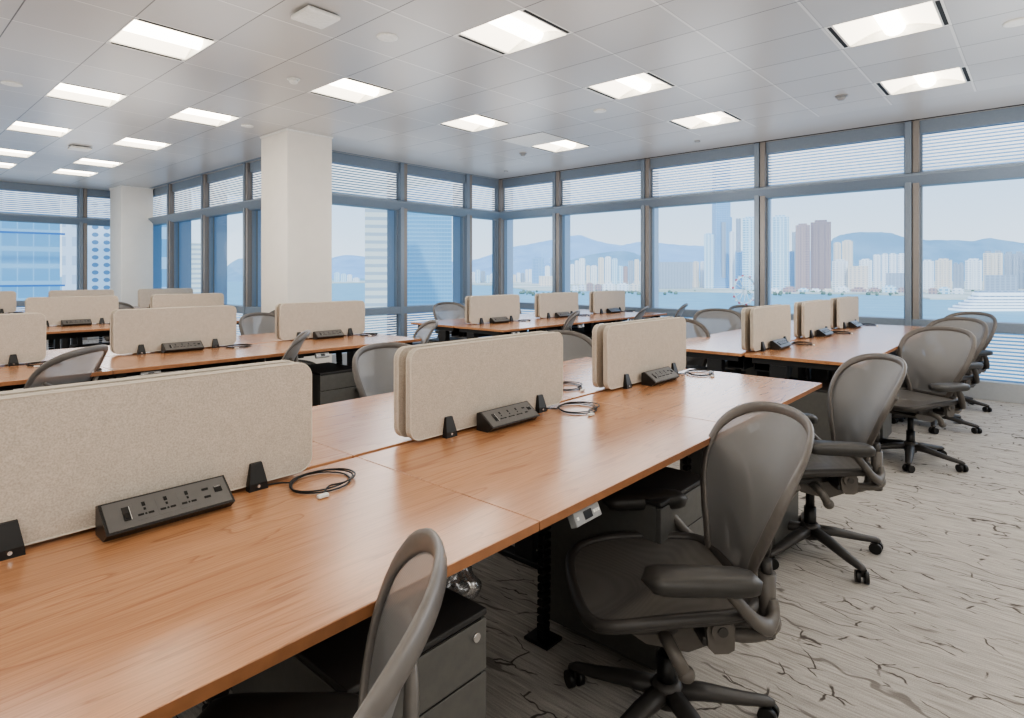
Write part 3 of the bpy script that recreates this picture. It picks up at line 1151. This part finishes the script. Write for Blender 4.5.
    b.tube([(0, 0, .155), (0, 0, .14), (0, 0, .075)], [.035, .048, .040], M['dark'], 16)
    b.build('gas_cylinder', t)
    for i in range(5):
        a = R(90 + 36 + 72 * i)
        u_ = Vector((math.cos(a), math.sin(a), 0))
        b = MB()
        pts = [u_ * .03 + Vector((0, 0, .118)), u_ * .12 + Vector((0, 0, .108)), u_ * .24 + Vector((0, 0, .082)), u_ * .315 + Vector((0, 0, .070)), u_ * .335 + Vector((0, 0, .064))]
        b.tube(pts, [.034, .031, .024, .020, .012], M['dark'], 8, flat=.8, up=(0, 0, 1))
        lg = b.build('base_leg', t)
        b = MB()
        c_ = u_ * .318
        v_ = Vector((-u_.y, u_.x, 0))
        w_ = (u_ * .6 + v_ * .8)
        for s2 in (-1, 1):
            p = c_ + w_ * .017 * s2
            b.tube([p - w_ * .010 + Vector((0, 0, .028)), p + w_ * .010 + Vector((0, 0, .028))], .028, M['black'], 16)
        b.cyl(c_ + Vector((0, 0, .03)), c_ + Vector((0, 0, .075)), .010, M['dark'], 10)
        b.build('caster', lg)
    return t
chair = Kit(make_chair())
chair.root.scale = (1.06, 1.06, .968)
GR = 'grey mesh office chairs'
# x, y, heading the chair faces (degrees from +X), label
CH = [
 (.325, .87, 132, 'grey mesh office chair cut by the bottom edge, seen edge-on at the nearest desk'),
 (1.79, .92, 134, 'large grey mesh office chair in the foreground beside the middle near desk'),
 (3.42, .93, 128, 'second grey mesh office chair along the aisle, half hidden by the foreground one'),
 (5.60, .79, 150, 'middle grey mesh chair in the aisle, beside the first desk of the right-window bench'),
 (7.02, .80, 150, 'fourth mesh chair along the aisle, its back overlapped by the middle one'),
 (8.18, .79, 150, 'farthest mesh chair of the aisle, closest to the right window sill'),
 (2.24, 2.72, -90 + 4, 'grey mesh chair behind the nearest bench, left of its middle divider'),
 (3.53, 2.42, -100, 'mesh chair back just right of the middle divider of the nearest bench'),
 (.88, 2.50, -95, 'mesh chair of which only the top rim shows over the nearest divider'),
 (.76, 4.46, 134, 'dark mesh chair with angled back in front of the second bench at left'),
 (2.06, 4.33, 148, 'mesh chair seen edge-on in front of the second bench, left of its drawers'),
 (3.37, 4.38, 150, 'dark mesh chair edge-on at the right end of the second bench'),
 (3.48, 7.45, 135, 'dark mesh chair beside the left face of the near column'),
 (3.12, 6.15, -80, 'mesh chair peeking between the near column and the last second-bench divider'),
 (3.10, 11.15, 38, 'small bluish mesh chair at the farthest bench, before the far column'),
 (5.55, 4.35, 127, 'bluish mesh chair edge-on in front of the corner-window bench, nearest of three'),
 (6.98, 4.25, 115, 'bluish mesh chair in front of the corner-window bench, middle of three'),
 (8.05, 4.20, 115, 'bluish mesh chair in front of the corner-window bench, last of three'),
 (6.10, 6.50, -100, 'brown-rimmed mesh chair behind the corner-window bench, leftmost'),
 (7.30, 6.35, -85, 'mesh chair behind the corner-window bench, middle one'),
 (8.40, 6.35, -75, 'dark mesh chair behind the corner-window bench, nearest the right windows'),
 (5.25, 2.40, -118, 'mesh chair behind the right-window bench, partly behind the last near divider'),
 (6.95, 2.85, -145, 'brown-rimmed mesh chair behind the right-window bench, widest and middle one'),
 (8.10, 2.85, -125, 'bluish mesh chair behind the right-window bench, closest to the windows'),
]
for n_c, (x, y, h, lab) in enumerate(CH):
    if n_c > 5:
        x, y = x + .07 * math.cos(R(h)), y + .07 * math.sin(R(h))
    o = chair.put((x, y, 0), R(h - 90), lab, GR)
    if y < .95 and x < 2:
        o.scale = (1.06, 1.06, .978 if x < 1 else .965)

# the nearest chair sits with its back more upright
for o in chair.root.children:
    if o.name.startswith('backrest'):
        piv = Vector((0, -.205, .47))
        rot = Matrix.Rotation(R(-8), 4, 'X')
        o.matrix_local = Matrix.Translation(piv) @ rot @ Matrix.Translation(-piv)

# ------------------------------------------------------------------ the harbour outside
SEA = -53.0
b = MB()
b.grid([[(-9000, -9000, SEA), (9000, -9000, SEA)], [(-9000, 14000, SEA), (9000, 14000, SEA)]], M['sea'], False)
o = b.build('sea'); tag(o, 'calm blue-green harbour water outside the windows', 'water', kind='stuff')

def ground(u, v, z=SEA):
    return bearing(u, v, F * (EYE - z) / (v - HY))
def poly_land(name, pts, far, label):
    b = MB()
    near = [ground(u, v) for u, v in pts]
    fr = [bearing(u, 0, far) for u, v in pts]
    rows = [[Vector((p.x, p.y, SEA - 1)) for p in near], [Vector((p.x, p.y, SEA + 3)) for p in near], [Vector((p.x, p.y, SEA + 4)) for p in fr]]
    b.grid(rows, M['land'], False)
    tag(b.build(name), label, 'shore')
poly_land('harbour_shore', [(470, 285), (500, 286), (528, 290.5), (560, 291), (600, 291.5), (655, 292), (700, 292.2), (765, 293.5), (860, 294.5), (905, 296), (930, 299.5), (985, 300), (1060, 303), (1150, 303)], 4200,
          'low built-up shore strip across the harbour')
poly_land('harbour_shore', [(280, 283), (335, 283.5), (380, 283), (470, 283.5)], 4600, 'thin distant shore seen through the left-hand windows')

def ridge(name, pts, d, m, label):
    b = MB()
    P = catmull([Vector((u, v, 0)) for u, v in pts], 6)
    top = []; mid = []; bot = []
    rnd = random.Random(3)
    for p in P:
        q = bearing(p.x, p.y + rnd.uniform(-.35, .35), d)
        top.append(q)
        w = bearing(p.x, 0, d * .93)
        mid.append(Vector((w.x, w.y, SEA + (q.z - SEA) * .55)))
        w = bearing(p.x, 0, d * .82)
        bot.append(Vector((w.x, w.y, SEA - 2)))
    b.grid([bot, mid, top], m)
    tag(b.build(name), label, 'hill')
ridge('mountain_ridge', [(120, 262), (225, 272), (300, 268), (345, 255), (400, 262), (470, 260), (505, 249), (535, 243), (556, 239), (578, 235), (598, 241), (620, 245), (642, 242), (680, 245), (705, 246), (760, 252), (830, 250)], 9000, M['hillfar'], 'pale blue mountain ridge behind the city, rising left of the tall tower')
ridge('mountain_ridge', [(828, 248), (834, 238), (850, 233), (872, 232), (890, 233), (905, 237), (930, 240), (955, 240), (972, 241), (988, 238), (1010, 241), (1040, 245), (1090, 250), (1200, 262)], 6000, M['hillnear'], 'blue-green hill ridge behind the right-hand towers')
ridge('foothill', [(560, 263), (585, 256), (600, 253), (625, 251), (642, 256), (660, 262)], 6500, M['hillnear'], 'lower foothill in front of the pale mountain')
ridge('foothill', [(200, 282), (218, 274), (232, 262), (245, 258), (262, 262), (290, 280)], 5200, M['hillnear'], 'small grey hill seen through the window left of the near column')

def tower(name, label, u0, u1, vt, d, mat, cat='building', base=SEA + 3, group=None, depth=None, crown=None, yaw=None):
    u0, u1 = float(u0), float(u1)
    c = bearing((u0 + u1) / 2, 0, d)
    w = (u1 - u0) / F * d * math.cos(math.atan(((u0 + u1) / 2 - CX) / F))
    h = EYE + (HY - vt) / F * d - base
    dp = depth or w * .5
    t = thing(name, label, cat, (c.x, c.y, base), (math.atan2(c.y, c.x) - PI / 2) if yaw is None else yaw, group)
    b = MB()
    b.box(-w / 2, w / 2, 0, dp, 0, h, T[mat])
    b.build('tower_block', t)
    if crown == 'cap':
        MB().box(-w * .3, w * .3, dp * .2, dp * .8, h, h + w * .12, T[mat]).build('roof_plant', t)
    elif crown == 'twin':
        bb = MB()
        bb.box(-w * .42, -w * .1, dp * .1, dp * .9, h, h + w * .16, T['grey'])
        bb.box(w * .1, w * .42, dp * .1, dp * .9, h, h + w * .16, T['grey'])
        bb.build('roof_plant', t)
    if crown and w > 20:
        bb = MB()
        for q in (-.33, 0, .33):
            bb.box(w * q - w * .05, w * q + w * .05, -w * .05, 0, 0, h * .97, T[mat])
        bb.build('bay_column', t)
    return t

# supertall glass tower with a flared foot
c = bearing(721.8, 0, 2200)
t = thing('glass_skyscraper', 'very tall slim blue glass tower with a flared foot across the harbour', 'building', (c.x, c.y, SEA + 3), YAW - PI / 2)
k = 2200 / F
H_ = EYE + (HY - 157) * k - SEA - 3
b = MB()
rows = []
for z, w in ((0, 14.2), (6 * k, 11.5), (14 * k, 9.2), (26 * k, 7.9), (50 * k, 7.4), (H_ * .8, 7.3), (H_, 7.0)):
    w *= k
    rows.append([(-w, -w * .5, z), (w, -w * .5, z), (w, w, z), (-w, w, z)])
vv = b.grid(rows, T['blue'], False, True)
f = b.bm.faces.new(vv[-1]); f.material_index = 0
b.build('shaft', t)
b = MB()
b.box(-2.1 * k, 2.1 * k, -7.5 * k * .5 - 6, -7.4 * k * .5, 10 * k, H_ * .50, T['grey'])
b.build('centre_bay', t)

NAMED = [
 (704, 714, 234, 2150, 'aqua', 'pale glass block immediately left of the tall flared tower', 'cap'),
 (729.5, 735.5, 232, 2100, 'white', 'slim white block immediately right of the tall flared tower', 'cap'),
 (729.5, 732, 217, 2400, 'blue', 'thin blue block peeking right of the tall flared tower', None),
 (736, 741, 219, 2300, 'grey', 'slim grey twin-topped block beside the white residential tower', 'twin'),
 (735, 742, 252, 2050, 'blue', 'short blue block at the foot of the white residential tower', None),
 (742.5, 757.5, 218, 1950, 'aqua', 'broad white residential tower left of the third mullion', 'cap'),
 (772, 789, 217, 1950, 'aqua', 'light aqua residential tower just right of the third mullion', 'cap'),
 (790, 794.5, 251, 2000, 'blue', 'low blue block between the aqua and brown towers', None),
 (792, 796, 232, 2400, 'grey', 'grey sliver tower behind the brown twin', None),
 (795.5, 810, 225, 1900, 'rust', 'left tower of the brown twin pair', 'cap'),
 (810.5, 831, 222, 1880, 'brown', 'broader right tower of the brown twin pair', 'cap'),
 (833.5, 841, 243, 2300, 'cream', 'left cream high-rise right of the brown pair', 'cap'),
 (842, 853, 241, 2300, 'cream', 'right cream high-rise right of the brown pair', 'cap'),
 (832, 848, 261, 2000, 'white', 'stepped white low block below the cream high-rises', 'cap'),
 (848, 868, 266, 1950, 'cream', 'boxy pale low block with a pinkish band near the shore', None),
 (859, 872, 260, 2300, 'white', 'white slab block behind the pinkish low block', 'cap'),
 (873, 880.5, 255, 2000, 'white', 'first of four white slab towers left of the fourth mullion', 'cap'),
 (881.5, 888, 254, 2000, 'white', 'second of four white slab towers left of the fourth mullion', 'cap'),
 (889, 896.5, 254, 2000, 'white', 'third of four white slab towers left of the fourth mullion', 'cap'),
 (897.5, 906, 254, 2000, 'white', 'fourth of four white slab towers left of the fourth mullion', 'cap'),
 (886, 906, 273, 1900, 'grey', 'low blue-grey block in front of the four white slabs', None),
 (921, 934, 261, 2000, 'white', 'white residential block just right of the fourth mullion', 'cap'),
 (935, 952, 260, 1980, 'cream', 'wide cream residential block right of the fourth mullion', 'cap'),
 (953, 964, 264, 2100, 'grey', 'grey block with a small tower behind the cream residential block', 'twin'),
 (965, 982, 260, 1950, 'white', 'white residential block above the left end of the ferry terminal', 'cap'),
 (983, 1003, 253, 2000, 'cream', 'tall pale block above the ferry terminal', 'twin'),
 (1004, 1024, 254, 2050, 'grey', 'grey-white block at the right edge above the ferry terminal', 'twin'),
 (1026, 1050, 256, 2000, 'white', 'white block cut off beyond the right photo edge', None),
 (655, 692, 262, 2100, 'grey', 'wide grey waterfront block left of the flared tower', None),
 (692.5, 699, 262, 2300, 'cream', 'narrow cream block beside the wide grey waterfront block', 'cap'),
 (700, 705, 262, 2300, 'white', 'narrow white block left of the pale glass block', 'cap'),
 (532, 544, 258, 3200, 'blue', 'blue-grey tower in the first window right of the corner', 'cap'),
 (539, 556, 276, 2600, 'cream', 'low beige building on the shore left of the first mullion', None),
]
for i, (u0, u1, vt, d, mt, lab, cr) in enumerate(NAMED):
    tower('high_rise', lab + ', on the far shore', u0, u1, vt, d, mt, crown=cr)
def rowfill(u0, u1, v0, v1, w0, w1, d, seed, lab, grp):
    rnd = random.Random(seed)
    u = u0; k = 0
    while u < u1 - w0 * .5:
        w = rnd.uniform(w0, w1)
        mt = rnd.choice(['white', 'cream', 'white', 'grey', 'aqua', 'rust'])
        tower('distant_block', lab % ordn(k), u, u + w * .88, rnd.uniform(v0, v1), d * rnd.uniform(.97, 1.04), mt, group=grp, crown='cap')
        u += w; k += 1
rowfill(572, 640, 283.5, 287, 7, 14, 1850, 31, 'low pale waterfront shed, %s from the left below the hazy high-rises', 'low waterfront sheds')
rowfill(768, 905, 286, 290, 8, 18, 1680, 37, 'low pale shed on the far quay, %s from the left below the twin towers', 'quay sheds')
rowfill(918, 965, 288, 291, 8, 14, 1560, 41, 'low pale shed on the far quay, %s from the left before the white terminal', 'quay sheds by the terminal')
rowfill(570, 645, 256, 268, 4, 7.5, 3000, 4, 'hazy distant high-rise, %s from the left in the window between first and second mullions', 'high-rises across the harbour')
rowfill(501, 531, 266, 276, 3.2, 5.5, 3600, 8, 'hazy distant high-rise, %s from the left beside the window corner', 'high-rises across the harbour')
rowfill(466, 497, 268, 277, 4, 6, 3600, 12, 'hazy distant high-rise, %s from the left in the last window before the corner', 'high-rises across the harbour')
rowfill(334, 362, 272, 279, 5, 8, 3900, 19, 'small hazy distant block, %s from the left just right of the near column', 'blocks beyond the near column')
rowfill(545, 565, 252, 268, 4, 6, 4200, 23, 'faint hillside high-rise, %s from the left above the beige shore building', 'hillside high-rises')

# near neighbours
tower('office_tower', 'pale tower with horizontal dark window bands right of the near column', 365, 394, 150, 260, 'stripe', depth=30)
tower('office_tower', 'blue glass office tower behind the second window left of the corner', 402, 452, 110, 330, 'bluenear', depth=30)
tower('office_tower', 'blue glass building filling the windows at the left photo edge', -60, 63, 60, 75, 'bluenear', depth=20)
tower('office_tower', 'pale stone tower between the blue glass building and the round-windowed one', 62, 82, 60, 120, 'pale', depth=20)
tower('office_tower', 'white tower with rows of round windows at the far left', 84, 118, 60, 110, 'round', depth=20)
tower('office_tower', 'pale glass tower just right of the far column', 150, 171, 60, 160, 'aqua', depth=20)
tower('stepped_block', 'beige stepped office block seen between the left-hand window fins', 183, 207, 243, 420, 'stripe', depth=40)
for i, (zz_, nm) in enumerate(((232, 'upper'), (286, 'lower'))):
    c = bearing(2, zz_, 73.5)
    t = MB().box(-6, 6.2, -.3, 0, -.12, .12, tower_mat('belt ' + nm, (64, 112, 168), (64, 112, 168))).build('belt_course')
    t.location = c; t.rotation_euler = (0, 0, math.atan2(c.y, c.x) - PI / 2)
    tag(t, nm + ' dark blue horizontal belt on the blue glass building', 'facade belt')

# observation wheel
c = ground(744.5, 306)
D_ = F * (EYE - SEA) / 32
k = D_ / F
t = thing('observation_wheel', 'white observation wheel with red cabins on the near waterfront', 'ferris wheel', (c.x, c.y, SEA), YAW - PI / 2 + .35)
rw, zc = 13.5 * k, 16 * k
for yy in (-1.5, 1.5):
    b = MB()
    b.tube([(rw * math.cos(2 * PI * i / 40), yy, zc + rw * math.sin(2 * PI * i / 40)) for i in range(40)], .75, M['white'], 6, closed=True)
    b.build('rim', t)
for i in range(12):
    a = 2 * PI * i / 12
    b = MB(); b.cyl((0, 0, zc), (rw * math.cos(a), 0, zc + rw * math.sin(a)), .5, M['white'], 5); b.build('spoke', t)
for i in range(20):
    a = 2 * PI * (i + .5) / 20
    b = MB()
    p = Vector(((rw + 1.2) * math.cos(a), 0, zc + (rw + 1.2) * math.sin(a)))
    b.box(p.x - 1.7, p.x + 1.7, -1.2, 1.2, p.z - 1.7, p.z + 1.7, M['red'] if i % 2 else M['white'], .4)
    b.build('cabin', t)
for sg in (-1, 1):
    b = MB(); b.tube([(0, sg * 3, zc), (sg * 7, sg * 6, 0)], .6, M['white'], 6); b.tube([(0, sg * 3, zc), (-sg * 7, sg * 6, 0)], .6, M['white'], 6); b.build('support_leg', t)

# white ferry terminal with stacked decks
d = 880.0; k = d / F
c = bearing(1005, 0, d)
t = thing('cruise_terminal', 'white terminal with stacked curved decks on the water at the right edge', 'ferry terminal', (c.x, c.y, SEA), YAW - PI / 2 + .05)
decks = [(-44, 60, 0, 3.0), (-40, 60, 3.4, 6.2), (-35, 60, 6.6, 9.4), (-30, 56, 9.8, 12.6), (-27, 52, 13.2, 16.4), (-24, 44, 17.0, 21.5)]
for i, (x0, x1, z0, z1) in enumerate(decks):
    b = MB()
    b.prism(rrect(x0 * k, x1 * k, 0, 34 - i * 2, 9), 'z', z0 * k * .9, (z0 + (z1 - z0) * .72) * k * .9, M['deckwhite'])
    dk = b.build('deck', t)
    b = MB()
    b.prism(rrect((x0 + 2) * k, (x1 - 2) * k, 1.5, 32 - i * 2, 8), 'z', (z0 + (z1 - z0) * .72) * k * .9, (z1 + .6) * k * .9, T['grey'])
    b.build('window_band', dk)
# long grey hall behind it
tower('terminal_hall', 'long low grey hall with a blue notch behind the white terminal', 984, 1018, 275, 1500, 'grey')
# trees on the shore
rnd = random.Random(2)
b = MB()
for i in range(150):
    u = rnd.uniform(515, 1020)
    if 700 < u < 740 or u > 975: continue
    d = rnd.uniform(1500, 1800)
    c = bearing(u, 0, d)
    r = rnd.uniform(5, 10)
    b.ball((c.x, c.y, SEA + 3), r * .6, M['tree'], 4)
tag(b.build('shore_trees'), 'soft green trees strung along the far shoreline', 'trees', kind='stuff')

# ------------------------------------------------------------------ light
w = bpy.data.worlds.new('sky')
sc.world = w
w.use_nodes = True
nt = w.node_tree
bg = nt.nodes['Background']
tc = nt.nodes.new('ShaderNodeTexCoord')
sp = nt.nodes.new('ShaderNodeSeparateXYZ')
rp = nt.nodes.new('ShaderNodeValToRGB')
nt.links.new(tc.outputs['Generated'], sp.inputs[0])
nt.links.new(sp.outputs[2], rp.inputs[0])
e = rp.color_ramp.elements
e[0].position = 0.0; e[0].color = s2l((214, 228, 240))
e[1].position = .9; e[1].color = s2l((130, 176, 226))
x = e.new(.12); x.color = s2l((190, 214, 240))
x = e.new(.4); x.color = s2l((160, 196, 236))
nt.links.new(rp.outputs[0], bg.inputs[0])
bg.inputs[1].default_value = 1.16

sl = bpy.data.lights.new('sun', 'SUN')
sl.energy = 1.5
sl.angle = R(3)
sl.color = (1, .96, .9)
so = bpy.data.objects.new('sun', sl)
COL.objects.link(so)
so.rotation_euler = Vector((.55, .35, -.62)).to_track_quat('-Z', 'Y').to_euler()

# soft fill lights added to brighten the interior, no fixtures belong to them
for x_, y_, p_ in [(x, y, (13 if x < 3 and y < 1 else 20)) for x in (-2.4, .2, 2.9, 5.6, 7.9) for y in (-1.3, .1, 3.45, 6.9)] + [(x, y, 19) for x in (-2.4, .3, 3.1) for y in (10.3, 13.8)]:
    pl = bpy.data.lights.new('fill_light', 'POINT')
    pl.energy = p_
    pl.shadow_soft_size = .6
    pl.color = (1, .97, .93)
    po = bpy.data.objects.new('fill_light', pl)
    COL.objects.link(po)
    po.location = (x_, y_, 2.0)

sc.view_settings.view_transform = 'AgX'
sc.view_settings.look = 'AgX - Medium High Contrast'
sc.view_settings.exposure = 0.72
sc.cycles.max_bounces = 7
sc.cycles.transparent_max_bounces = 16
sc.cycles.sample_clamp_indirect = 6
